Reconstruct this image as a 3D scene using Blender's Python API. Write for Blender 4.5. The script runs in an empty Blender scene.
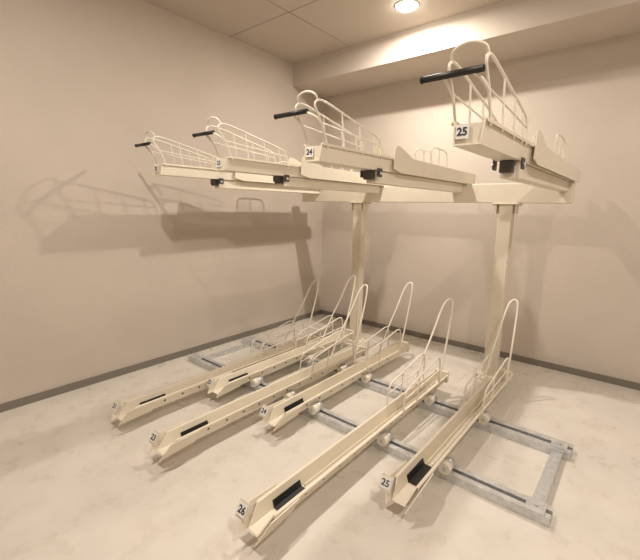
import bpy, math
from mathutils import Vector, Matrix
S = bpy.context.scene
S.view_settings.view_transform = 'Standard'

# ---------------------------------------------------------------- materials
def mat(name, col, rough=0.5, metal=0.0, noise=0.0, nscale=5.0, bump=0.0, bscale=80.0, emit=None, coat=0.0):
    m = bpy.data.materials.new(name); m.use_nodes = True
    nt = m.node_tree; b = nt.nodes['Principled BSDF']
    b.inputs['Base Color'].default_value = (*col, 1)
    b.inputs['Roughness'].default_value = rough
    b.inputs['Metallic'].default_value = metal
    if coat: b.inputs['Coat Weight'].default_value = coat
    tc = nt.nodes.new('ShaderNodeTexCoord')
    if noise:
        n = nt.nodes.new('ShaderNodeTexNoise'); n.inputs['Scale'].default_value = nscale
        n.inputs['Detail'].default_value = 6
        nt.links.new(tc.outputs['Object'], n.inputs['Vector'])
        r = nt.nodes.new('ShaderNodeValToRGB')
        r.color_ramp.elements[0].position = 0.35; r.color_ramp.elements[1].position = 0.65
        r.color_ramp.elements[0].color = (*[c*(1-noise) for c in col], 1)
        r.color_ramp.elements[1].color = (*[min(1, c*(1+noise*0.6)) for c in col], 1)
        nt.links.new(n.outputs['Fac'], r.inputs['Fac'])
        nt.links.new(r.outputs['Color'], b.inputs['Base Color'])
    if bump:
        n2 = nt.nodes.new('ShaderNodeTexNoise'); n2.inputs['Scale'].default_value = bscale
        n2.inputs['Detail'].default_value = 4
        nt.links.new(tc.outputs['Object'], n2.inputs['Vector'])
        bp = nt.nodes.new('ShaderNodeBump'); bp.inputs['Strength'].default_value = bump
        bp.inputs['Distance'].default_value = 0.01
        nt.links.new(n2.outputs['Fac'], bp.inputs['Height'])
        nt.links.new(bp.outputs['Normal'], b.inputs['Normal'])
    if emit:
        b.inputs['Emission Color'].default_value = (*emit[0], 1)
        b.inputs['Emission Strength'].default_value = emit[1]
    return m

M_wall = mat('wall_paper', (0.585, 0.515, 0.448), 0.8, noise=0.03, nscale=2.0, bump=0.12, bscale=60)
M_ceil = mat('ceiling_board', (0.54, 0.475, 0.405), 0.85, bump=0.1, bscale=90)
M_floor = mat('floor_epoxy', (0.71, 0.665, 0.60), 0.27, noise=0.06, nscale=2.0, bump=0.08, bscale=7)
nt = M_floor.node_tree; bs = nt.nodes['Principled BSDF']
tc = [n for n in nt.nodes if n.type == 'TEX_COORD'][0]
ramp = [n for n in nt.nodes if n.type == 'VALTORGB'][0]
n3 = nt.nodes.new('ShaderNodeTexNoise'); n3.inputs['Scale'].default_value = 6; n3.inputs['Detail'].default_value = 8; n3.inputs['Roughness'].default_value = 0.62
nt.links.new(tc.outputs['Object'], n3.inputs['Vector'])
r3 = nt.nodes.new('ShaderNodeValToRGB'); r3.color_ramp.elements[0].position = 0.36; r3.color_ramp.elements[1].position = 0.56
r3.color_ramp.elements[0].color = (0.925, 0.915, 0.90, 1); r3.color_ramp.elements[1].color = (1, 1, 1, 1)
nt.links.new(n3.outputs['Fac'], r3.inputs['Fac'])
mx = nt.nodes.new('ShaderNodeMix'); mx.data_type = 'RGBA'; mx.blend_type = 'MULTIPLY'; mx.inputs[0].default_value = 1
nt.links.new(ramp.outputs['Color'], mx.inputs[6]); nt.links.new(r3.outputs['Color'], mx.inputs[7])
nt.links.new(mx.outputs[2], bs.inputs['Base Color'])
mr = nt.nodes.new('ShaderNodeMapRange'); mr.inputs[3].default_value = 0.20; mr.inputs[4].default_value = 0.38
nt.links.new(n3.outputs['Fac'], mr.inputs[0]); nt.links.new(mr.outputs[0], bs.inputs['Roughness'])

M_base = mat('baseboard_vinyl', (0.20, 0.18, 0.155), 0.5)
M_joint = mat('ceiling_joint', (0.33, 0.29, 0.24), 0.9)
M_cream = mat('cream_powder_coat', (0.80, 0.725, 0.60), 0.36, noise=0.03, nscale=4)
M_wire = mat('cream_wire', (0.83, 0.78, 0.68), 0.35)
M_galv = mat('galvanised_steel', (0.66, 0.67, 0.68), 0.36, metal=0.55, noise=0.15, nscale=30)
M_dark = mat('dark_steel', (0.08, 0.075, 0.07), 0.4, metal=0.5)
M_black = mat('black_rubber', (0.015, 0.015, 0.016), 0.45)
M_white = mat('label_white', (0.85, 0.85, 0.83), 0.5)
M_ink = mat('label_ink', (0.02, 0.025, 0.05), 0.5)
M_trim = mat('downlight_trim', (0.85, 0.82, 0.75), 0.4)
M_glow = mat('downlight_lens', (1, 1, 1), 0.4, emit=((1, 0.93, 0.82), 70))

# ---------------------------------------------------------------- helpers
def link(o, parent=None, m=None):
    S.collection.objects.link(o)
    if m: o.data.materials.append(m)
    if parent: o.parent = parent
    return o
def empty(name, loc):
    e = bpy.data.objects.new(name, None); e.location = loc; e.empty_display_size = 0.1
    S.collection.objects.link(e); return e
def mesh(name, vs, fs, m, parent=None, smooth=False, bevel=0):
    me = bpy.data.meshes.new(name); me.from_pydata([tuple(v) for v in vs], [], fs); me.update()
    o = link(bpy.data.objects.new(name, me), parent, m)
    if smooth:
        for p in me.polygons: p.use_smooth = True
    if bevel:
        md = o.modifiers.new('bevel', 'BEVEL'); md.width = bevel; md.segments = 2; md.limit_method = 'ANGLE'
    return o
def box(name, lo, hi, m, parent=None, bevel=0.0):
    x0, y0, z0 = lo; x1, y1, z1 = hi
    vs = [(x0,y0,z0),(x1,y0,z0),(x1,y1,z0),(x0,y1,z0),(x0,y0,z1),(x1,y0,z1),(x1,y1,z1),(x0,y1,z1)]
    fs = [(3,2,1,0),(4,5,6,7),(0,1,5,4),(1,2,6,5),(2,3,7,6),(3,0,4,7)]
    return mesh(name, vs, fs, m, parent, bevel=bevel)
def extr(name, prof, y0, y1, m, parent=None, front=None, back=None, bevel=0):
    n = len(prof)
    vs = [(x, y0 + (front(x, z) if front else 0), z) for x, z in prof] + \
         [(x, y1 + (back(x, z) if back else 0), z) for x, z in prof]
    fs = [(i, (i+1) % n, n+(i+1) % n, n+i) for i in range(n)]
    fs += [tuple(range(n))[::-1], tuple(range(n, 2*n))]
    return mesh(name, vs, fs, m, parent, bevel=bevel)
def extrx(name, prof, x0, x1, m, parent=None, bevel=0):
    n = len(prof)
    vs = [(x0, y, z) for y, z in prof] + [(x1, y, z) for y, z in prof]
    fs = [(i, n+i, n+(i+1) % n, (i+1) % n) for i in range(n)]
    fs += [tuple(range(n)), tuple(range(n, 2*n))[::-1]]
    return mesh(name, vs, fs, m, parent, bevel=bevel)
def cyl(name, p0, p1, r, m, parent=None, seg=20, caps=True):
    p0 = Vector(p0); p1 = Vector(p1); d = (p1-p0).normalized()
    a = d.orthogonal().normalized(); b = d.cross(a)
    vs = []
    for p in (p0, p1):
        for i in range(seg):
            t = 2*math.pi*i/seg; vs.append(p + r*(math.cos(t)*a + math.sin(t)*b))
    fs = [(i, (i+1) % seg, seg+(i+1) % seg, seg+i) for i in range(seg)]
    fs += [tuple(range(seg))[::-1], tuple(range(seg, 2*seg))]
    o = mesh(name, vs, fs, m, parent)
    for p in list(o.data.polygons)[:seg]: p.use_smooth = True
    return o
def wire(name, pts, m, parent=None, r=0.006, smooth=True):
    P = [Vector(p) for p in pts]; out = []
    if smooth and len(P) > 2:
        Q = [2*P[0]-P[1]] + P + [2*P[-1]-P[-2]]
        for i in range(1, len(Q)-2):
            for k in range(8):
                t = k/8; a, b, c, d = Q[i-1], Q[i], Q[i+1], Q[i+2]
                out.append(0.5*((2*b)+(c-a)*t+(2*a-5*b+4*c-d)*t*t+(-a+3*b-3*c+d)*t**3))
        out.append(P[-1])
    else: out = P
    cu = bpy.data.curves.new(name, 'CURVE'); cu.dimensions = '3D'; cu.bevel_depth = r
    cu.bevel_resolution = 3; cu.use_fill_caps = True
    sp = cu.splines.new('POLY'); sp.points.add(len(out)-1)
    for q, v in zip(sp.points, out): q.co = (*v, 1)
    return link(bpy.data.objects.new(name, cu), parent, m)
def label(txt, loc, rot, size, parent):
    h = size/2
    o = box('number_label', (-h, -h, -0.0015), (h, h, 0.0015), M_white, parent)
    o.location = loc; o.rotation_euler = rot
    cu = bpy.data.curves.new('number_text', 'FONT'); cu.body = txt; cu.size = size*0.82
    cu.align_x = 'CENTER'; cu.align_y = 'CENTER'; cu.extrude = 0.0006; cu.offset = 0.0008
    t = link(bpy.data.objects.new('number_text', cu), o, M_ink); t.location = (0, 0, 0.0024)

# ---------------------------------------------------------------- room
XL, XR, YF, YB, ZC = -3.42, 1.7, -1.2, 4.18, 3.14
box('floor', (XL-0.1, YF-0.1, -0.1), (XR+0.1, YB+0.1, 0), M_floor)
box('ceiling', (XL-0.1, YF-0.1, ZC), (XR+0.1, YB+0.1, ZC+0.1), M_ceil)
box('wall_left', (XL-0.1, YF-0.1, 0), (XL, YB+0.1, ZC), M_wall)
box('wall_right', (XR, YF-0.1, 0), (XR+0.1, YB+0.1, ZC), M_wall)
box('wall_back', (XL, YB, 0), (XR, YB+0.1, ZC), M_wall)
box('wall_front', (XL, YF-0.1, 0), (XR, YF, ZC), M_wall)
box('trim_soffit', (XL, 3.58, 2.89), (XR, YB, ZC), M_wall)
box('baseboard_left', (XL, YF, 0), (XL+0.012, YB, 0.06), M_base)
box('baseboard_back', (XL+0.012, YB-0.012, 0), (XR, YB, 0.06), M_base)
box('baseboard_right', (XR-0.012, YF, 0), (XR, YB-0.012, 0.06), M_base)
for i, y in enumerate((0.85, 1.76, 2.67)):
    box('trim_ceiling_joint_%d' % (i+1), (XL, y-0.004, ZC-0.002), (XR, y+0.004, ZC), M_joint)
for i, x in enumerate((-2.6, -0.78, 1.04)):
    box('trim_ceiling_joint_%d' % (i+4), (x-0.004, YF, ZC-0.002), (x+0.004, 3.58, ZC), M_joint)

def downlight(x, y, power):
    e = empty('ceiling_downlight', (x, y, ZC))
    seg = 40
    def lathe(n, R, m):
        vs = [(r*math.cos(2*math.pi*i/seg), r*math.sin(2*math.pi*i/seg), z) for r, z in R for i in range(seg)]
        fs = [(k*seg+i, k*seg+(i+1) % seg, (k+1)*seg+(i+1) % seg, (k+1)*seg+i) for k in range(len(R)-1) for i in range(seg)]
        return mesh(n, vs, fs, m, e, smooth=True)
    lathe('trim_ring', [(0.082, -0.002), (0.085, -0.006), (0.100, -0.004), (0.102, 0)], M_trim)
    lathe('lens', [(0.0005, -0.034), (0.03, -0.032), (0.055, -0.026), (0.074, -0.015), (0.082, -0.002)], M_glow)
    l = bpy.data.lights.new('lamp', 'AREA'); l.shape = 'DISK'; l.size = 0.07; l.energy = power
    l.color = (1.0, 0.915, 0.81)
    o = bpy.data.objects.new('lamp', l); S.collection.objects.link(o); o.parent = e; o.location = (0, 0, -0.038)
downlight(-1.75, 3.18, 42)
downlight(-1.67, 0.75, 32)
downlight(0.65, 3.07, 11)
downlight(0.65, 0.75, 31)

# ---------------------------------------------------------------- frame
BZ0, BZ1, BY = 1.56, 1.72, 3.58
fr = empty('bicycle_rack_frame', (-1.8, BY, 0))
ox = -1.8
def fbox(n, lo, hi, m=M_cream, bevel=0.004):
    return box(n, (lo[0]-ox, lo[1]-BY, lo[2]), (hi[0]-ox, hi[1]-BY, hi[2]), m, fr, bevel)
fbox('cross_beam', (-3.2, BY-0.06, BZ0), (-0.46, BY+0.06, BZ1), bevel=0.006)
for i, px in enumerate((-2.41, -0.92)):
    fbox('post_%d' % i, (px-0.055, BY-0.045, 0.012), (px+0.055, BY+0.045, BZ0-0.012), bevel=0.006)
    fbox('post_base_plate_%d' % i, (px-0.12, BY-0.11, 0), (px+0.12, BY+0.11, 0.012))
    fbox('post_head_plate_%d' % i, (px-0.10, BY-0.075, BZ0-0.012), (px+0.10, BY+0.075, BZ0))
    for sx in (-1, 1):
        fbox('head_gusset', (px+sx*0.075-0.004, BY-0.05, BZ0-0.09), (px+sx*0.075+0.004, BY+0.05, BZ0-0.012))
        fbox('head_gusset_web', (min(px+sx*0.054, px+sx*0.075), BY-0.004, BZ0-0.09), (max(px+sx*0.054, px+sx*0.075), BY+0.004, BZ0-0.012), bevel=0)
        for sy in (-1, 1):
            cyl('anchor_bolt', (px-ox+sx*0.09, sy*0.08, 0.012), (px-ox+sx*0.09, sy*0.08, 0.03), 0.011, M_galv, fr, 6)
            cyl('head_bolt', (px-ox+sx*0.089, sy*0.06, BZ0-0.022), (px-ox+sx*0.089, sy*0.06, BZ0-0.012), 0.009, M_galv, fr, 6)

# ---------------------------------------------------------------- floor track
tk = empty('steel_floor_track', (-1.7, 2.36, 0))
def c_rail(name, y, w, x0, x1):
    h = 0.05
    prof = [(y-w/2,0),(y+w/2,0),(y+w/2,h),(y+w*0.14,h),(y+w*0.14,h-0.008),(y+w*0.38,h-0.008),(y+w*0.38,0.008),
            (y-w*0.38,0.008),(y-w*0.38,h-0.008),(y-w*0.14,h-0.008),(y-w*0.14,h),(y-w/2,h)]
    extrx(name, [(a-2.36, b) for a, b in prof], x0+1.7, x1+1.7, M_galv, tk)
c_rail('front_rail', 2.02, 0.10, -3.27, -0.17)
c_rail('rear_rail', 2.70, 0.13, -3.27, -0.17)
for x in (-3.16, -0.24):
    box('end_tie', (x-0.03+1.7, 2.07-2.36, 0.0), (x+0.03+1.7, 2.635-2.36, 0.030), M_galv, tk, 0.003)
    box('end_tie_flange', (x+0.026+1.7, 2.07-2.36, 0.030), (x+0.03+1.7, 2.635-2.36, 0.05), M_galv, tk)
    for y in (2.02, 2.70):
        box('tie_bracket', (x-0.045+1.7, y-0.05-2.36, 0.0505), (x+0.045+1.7, y+0.05-2.36, 0.056), M_galv, tk, 0.001)
        cyl('bolt', (x+1.7, y-2.36, 0.056), (x+1.7, y-2.36, 0.066), 0.012, M_galv, tk, 6)

# ---------------------------------------------------------------- trays
def channel_prof(wb, wt, h, z0, t=0.005, lip=0.012):
    return [(-wt-lip,z0+h-0.012),(-wt-lip,z0+h),(-wt+t,z0+h),(-wb+t*0.6,z0+t),(wb-t*0.6,z0+t),(wt-t,z0+h),(wt+lip,z0+h),
            (wt+lip,z0+h-0.012),(wt+lip-0.003,z0+h-0.012),(wt+lip-0.003,z0+h-t),(wt+0.001,z0+h-t),(wb,z0),(-wb,z0),
            (-wt-0.001,z0+h-t),(-wt-lip+0.003,z0+h-t),(-wt-lip+0.003,z0+h-0.012)]

def low_tray(x, y, L, txt):
    e = empty('sliding_bicycle_tray', (x, y, 0)); Z = 0.09; h = 0.075
    extr('tray_channel', channel_prof(0.033, 0.056, h, Z, lip=0.010), 0, L, M_cream, e, front=lambda a, b: (b-Z)*1.1)
    for s in (-1, 1):
        box('inner_rib', (s*0.016-0.002, 0.36, Z+0.005), (s*0.016+0.002, L-0.1, Z+0.022), M_cream, e)
    extr('rubber_insert', [(-0.032,Z+0.006),(0.032,Z+0.006),(0.042,Z+0.042),(0.038,Z+0.042),(0.026,Z+0.013),(-0.026,Z+0.013),(-0.038,Z+0.042),(-0.042,Z+0.042)],
         0.16, 0.35, M_black, e)
    for s in (-1, 1):
        vs = [(s*0.048,-0.03,Z-0.01),(s*0.084,0.03,Z+h+0.006),(s*0.074,0.22,Z+h+0.004),(s*0.042,0.20,Z+0.0)]
        vs2 = [(a+s*0.006, b, c) for a, b, c in vs]
        mesh('tip_cheek', vs+vs2, [(0,1,2,3),(7,6,5,4),(0,4,5,1),(1,5,6,2),(2,6,7,3),(3,7,4,0)], M_cream, e)
    mesh('label_bracket', [(-0.114,-0.004,Z+0.030),(-0.050,-0.004,Z+0.030),(-0.050,0.036,Z+0.093),(-0.114,0.036,Z+0.093),
                           (-0.114,0.002,Z+0.025),(-0.050,0.002,Z+0.025),(-0.050,0.042,Z+0.089),(-0.114,0.042,Z+0.089)],
         [(0,1,2,3),(7,6,5,4),(0,4,5,1),(1,5,6,2),(2,6,7,3),(3,7,4,0)], M_cream, e)
    label(txt, (-0.082, 0.0125, Z+0.0625), (math.radians(57.5), 0, 0), 0.054, e)
    for k in range(9):
        yy = 0.3 + k*0.14
        if yy > L-0.3: break
        for s in (-1, 1):
            c = Vector((s*0.0452, yy, Z+0.038)); n = Vector((s*0.955, 0, -0.29))
            cyl('slot_hole', c-n*0.001, c+n*0.0015, 0.009, M_dark, e, 12)
    for ry in (2.02-y, 2.70-y):
        box('carriage', (-0.055, ry-0.05, 0.070), (0.055, ry+0.05, Z+0.001), M_cream, e, 0.002)
        for s in (-1, 1):
            cyl('roller', (s*0.062, ry-0.018, 0.080), (s*0.062, ry+0.018, 0.080), 0.030, M_galv, e, 20)
            cyl('roller_cap', (s*0.062, ry-0.072, 0.078), (s*0.062, ry-0.018, 0.078), 0.034, M_wire, e, 24)
            cyl('roller_hub', (s*0.062, ry-0.074, 0.078), (s*0.062, ry-0.072, 0.078), 0.012, M_galv, e, 16)
    T = Z+h
    wire('tall_hoop', [(-0.062,L-0.40,T-0.02),(-0.062,L-0.28,T+0.16),(-0.055,L-0.12,T+0.36),(-0.040,L-0.01,T+0.54),(-0.022,L+0.035,T+0.60),
                       (0.008,L+0.045,T+0.615),(0.030,L+0.030,T+0.58),(0.040,L-0.02,T+0.43),(0.052,L-0.12,T+0.2),(0.060,L-0.22,T-0.02)], M_wire, e, 0.0075)
    for s in (-1, 1):
        xx = s*0.064
        wire('side_guard', [(xx,L-0.80,T-0.02),(xx,L-0.785,T+0.09),(xx,L-0.75,T+0.14),(xx,L-0.62,T+0.165),(xx,L-0.42,T+0.20),(xx,L-0.28,T+0.22),(xx,L-0.23,T+0.18),(xx,L-0.22,T-0.02)], M_wire, e, 0.006)
        wire('guard_bar', [(xx,L-0.60,T-0.02),(xx,L-0.58,T+0.172)], M_wire, e, 0.005, False)
        wire('guard_rail', [(xx,L-0.785,T+0.08),(xx,L-0.225,T+0.11)], M_wire, e, 0.005, False)
    wire('cross_wire', [(-0.064,L-0.60,T+0.17),(0.064,L-0.60,T+0.17)], M_wire, e, 0.0045, False)
    box('rear_stop', (-0.058, L-0.03, Z+0.004), (0.058, L+0.004, T+0.02), M_cream, e, 0.003)

for x, y, L, t in [(-2.52,0.99,1.98,'21'),(-2.36,1.63,1.76,'22'),(-1.98,0.98,2.06,'23'),(-1.72,1.61,1.84,'24'),(-1.15,0.96,2.06,'26'),(-0.75,1.54,1.84,'25')]:
    low_tray(x, y, L, t)

def up_tray(x, y, txt, gx, yend=3.52):
    Z0 = BZ1+0.002
    e = empty('raised_bicycle_tray', (x, y, Z0)); h = 0.086; L = yend+0.18-y
    extr('tray_channel', channel_prof(0.048, 0.055, h, 0.0, 0.006, 0.010), 0, L, M_cream, e, front=lambda a, b: b*0.15)
    box('front_plate', (-0.051, 0.012, 0.004), (0.051, 0.018, h-0.012), M_cream, e, 0.001)
    label(txt, (-0.020, 0.006, 0.046), (math.radians(88), 0, 0), 0.046, e)
    ay0 = 0.55; ay1 = BY-0.062-y
    box('support_arm', (-0.034, ay0, -0.075), (0.034, ay1, -0.002), M_cream, e, 0.004)
    box('arm_clamp', (-0.028, ay0-0.045, -0.055), (0.028, ay0-0.001, -0.002), M_dark, e, 0.004)
    for s in (-1, 1):
        box('clamp_cheek', (s*0.060-0.004, ay0-0.025, -0.040), (s*0.060+0.004, ay0+0.025, 0.010), M_dark, e, 0.003)
        cyl('clamp_bolt', (s*0.064, ay0-0.0, -0.02), (s*0.071, ay0-0.0, -0.02), 0.010, M_galv, e, 6)
        a = ay0+0.14
        vs = [(s*0.070,a,0.02),(s*0.070,a+0.01,0.14),(s*0.070,a+0.03,0.160),(s*0.070,a+0.07,0.156),(s*0.070,a+0.26,0.100),(s*0.070,L,0.090),(s*0.070,L,-0.0),(s*0.070,a+0.1,0.0)]
        n = len(vs); vs2 = [(p[0]+s*0.005, p[1], p[2]) for p in vs]
        fs = [tuple(range(n)), tuple(range(n, 2*n))[::-1]] + [(i, n+i, n+(i+1) % n, (i+1) % n) for i in range(n)]
        mesh('side_cheek', vs+vs2, fs, M_cream, e)
        xx = s*0.061
        wire('guard_wire', [(xx,0.05,h-0.02),(xx,0.0,0.17),(xx,-0.05,0.240),(xx,-0.03,0.270),(xx,0.04,0.270),(xx,0.25,0.230),(xx,0.45,0.190),(xx,0.53,0.160),(xx,0.56,h-0.02)], M_wire, e, 0.0052)
        wire('guard_mid', [(xx,0.0,0.175),(xx,0.28,0.155),(xx,0.55,0.135)], M_wire, e, 0.0037)
        for k, yy in enumerate((0.16, 0.32, 0.46)):
            wire('guard_bar', [(xx,yy+0.03,h-0.02),(xx,yy,0.278-0.19*yy)], M_wire, e, 0.004, False)
        wire('rear_hoop', [(xx,1.25,h-0.02),(xx,1.24,0.17),(xx,1.28,0.215),(xx,1.45,0.215),(xx,1.52,0.19),(xx,1.54,h-0.02)], M_wire, e, 0.0052)
        wire('rear_bar', [(xx,1.38,h-0.02),(xx,1.38,0.218)], M_wire, e, 0.004, False)
    wire('front_loop', [(-0.061,-0.03,0.270),(-0.053,-0.045,0.295),(-0.02,-0.05,0.310),(0.02,-0.05,0.310),(0.053,-0.045,0.295),(0.061,-0.03,0.270)], M_wire, e, 0.0052)
    wire('handle_stem', [(0.061,0.0,0.17),(0.045,-0.035,0.20),(0.015+gx*0.5,-0.05,0.225)], M_wire, e, 0.006)
    wire('handle_stem_b', [(-0.061,0.0,0.17),(-0.068,-0.035,0.20),(-0.078,-0.05,0.225)], M_wire, e, 0.006)
    cyl('handle_grip', (-0.155+gx, -0.05, 0.225), (0.055+gx, -0.05, 0.225), 0.0112, M_black, e, 20)
    cyl('handle_end', (-0.16+gx, -0.05, 0.225), (-0.155+gx, -0.05, 0.225), 0.013, M_black, e, 20)

for x, y, t, gx in [(-2.96,1.59,'22',-0.045),(-2.16,1.59,'23',-0.045),(-1.32,1.52,'24',-0.045),(-0.52,1.42,'25',0)]:
    up_tray(x, y, t, gx)

# ---------------------------------------------------------------- camera
cam = bpy.data.cameras.new('camera'); co = bpy.data.objects.new('camera', cam); S.collection.objects.link(co)
cam.sensor_width = 36; cam.lens = 36*390/640; cam.clip_start = 0.05
r = Vector((.769, .638, .0178)).normalized(); b = Vector((.625, -.759, .184)).normalized()
u = b.cross(r).normalized(); b = r.cross(u)
co.matrix_world = Matrix(((r.x, u.x, b.x, 0), (r.y, u.y, b.y, 0), (r.z, u.z, b.z, 1.5), (0, 0, 0, 1)))
S.camera = co
w = bpy.data.worlds.new('world'); S.world = w; w.use_nodes = True
w.node_tree.nodes['Background'].inputs[0].default_value = (1, 0.93, 0.85, 1)
w.node_tree.nodes['Background'].inputs[1].default_value = 0.3
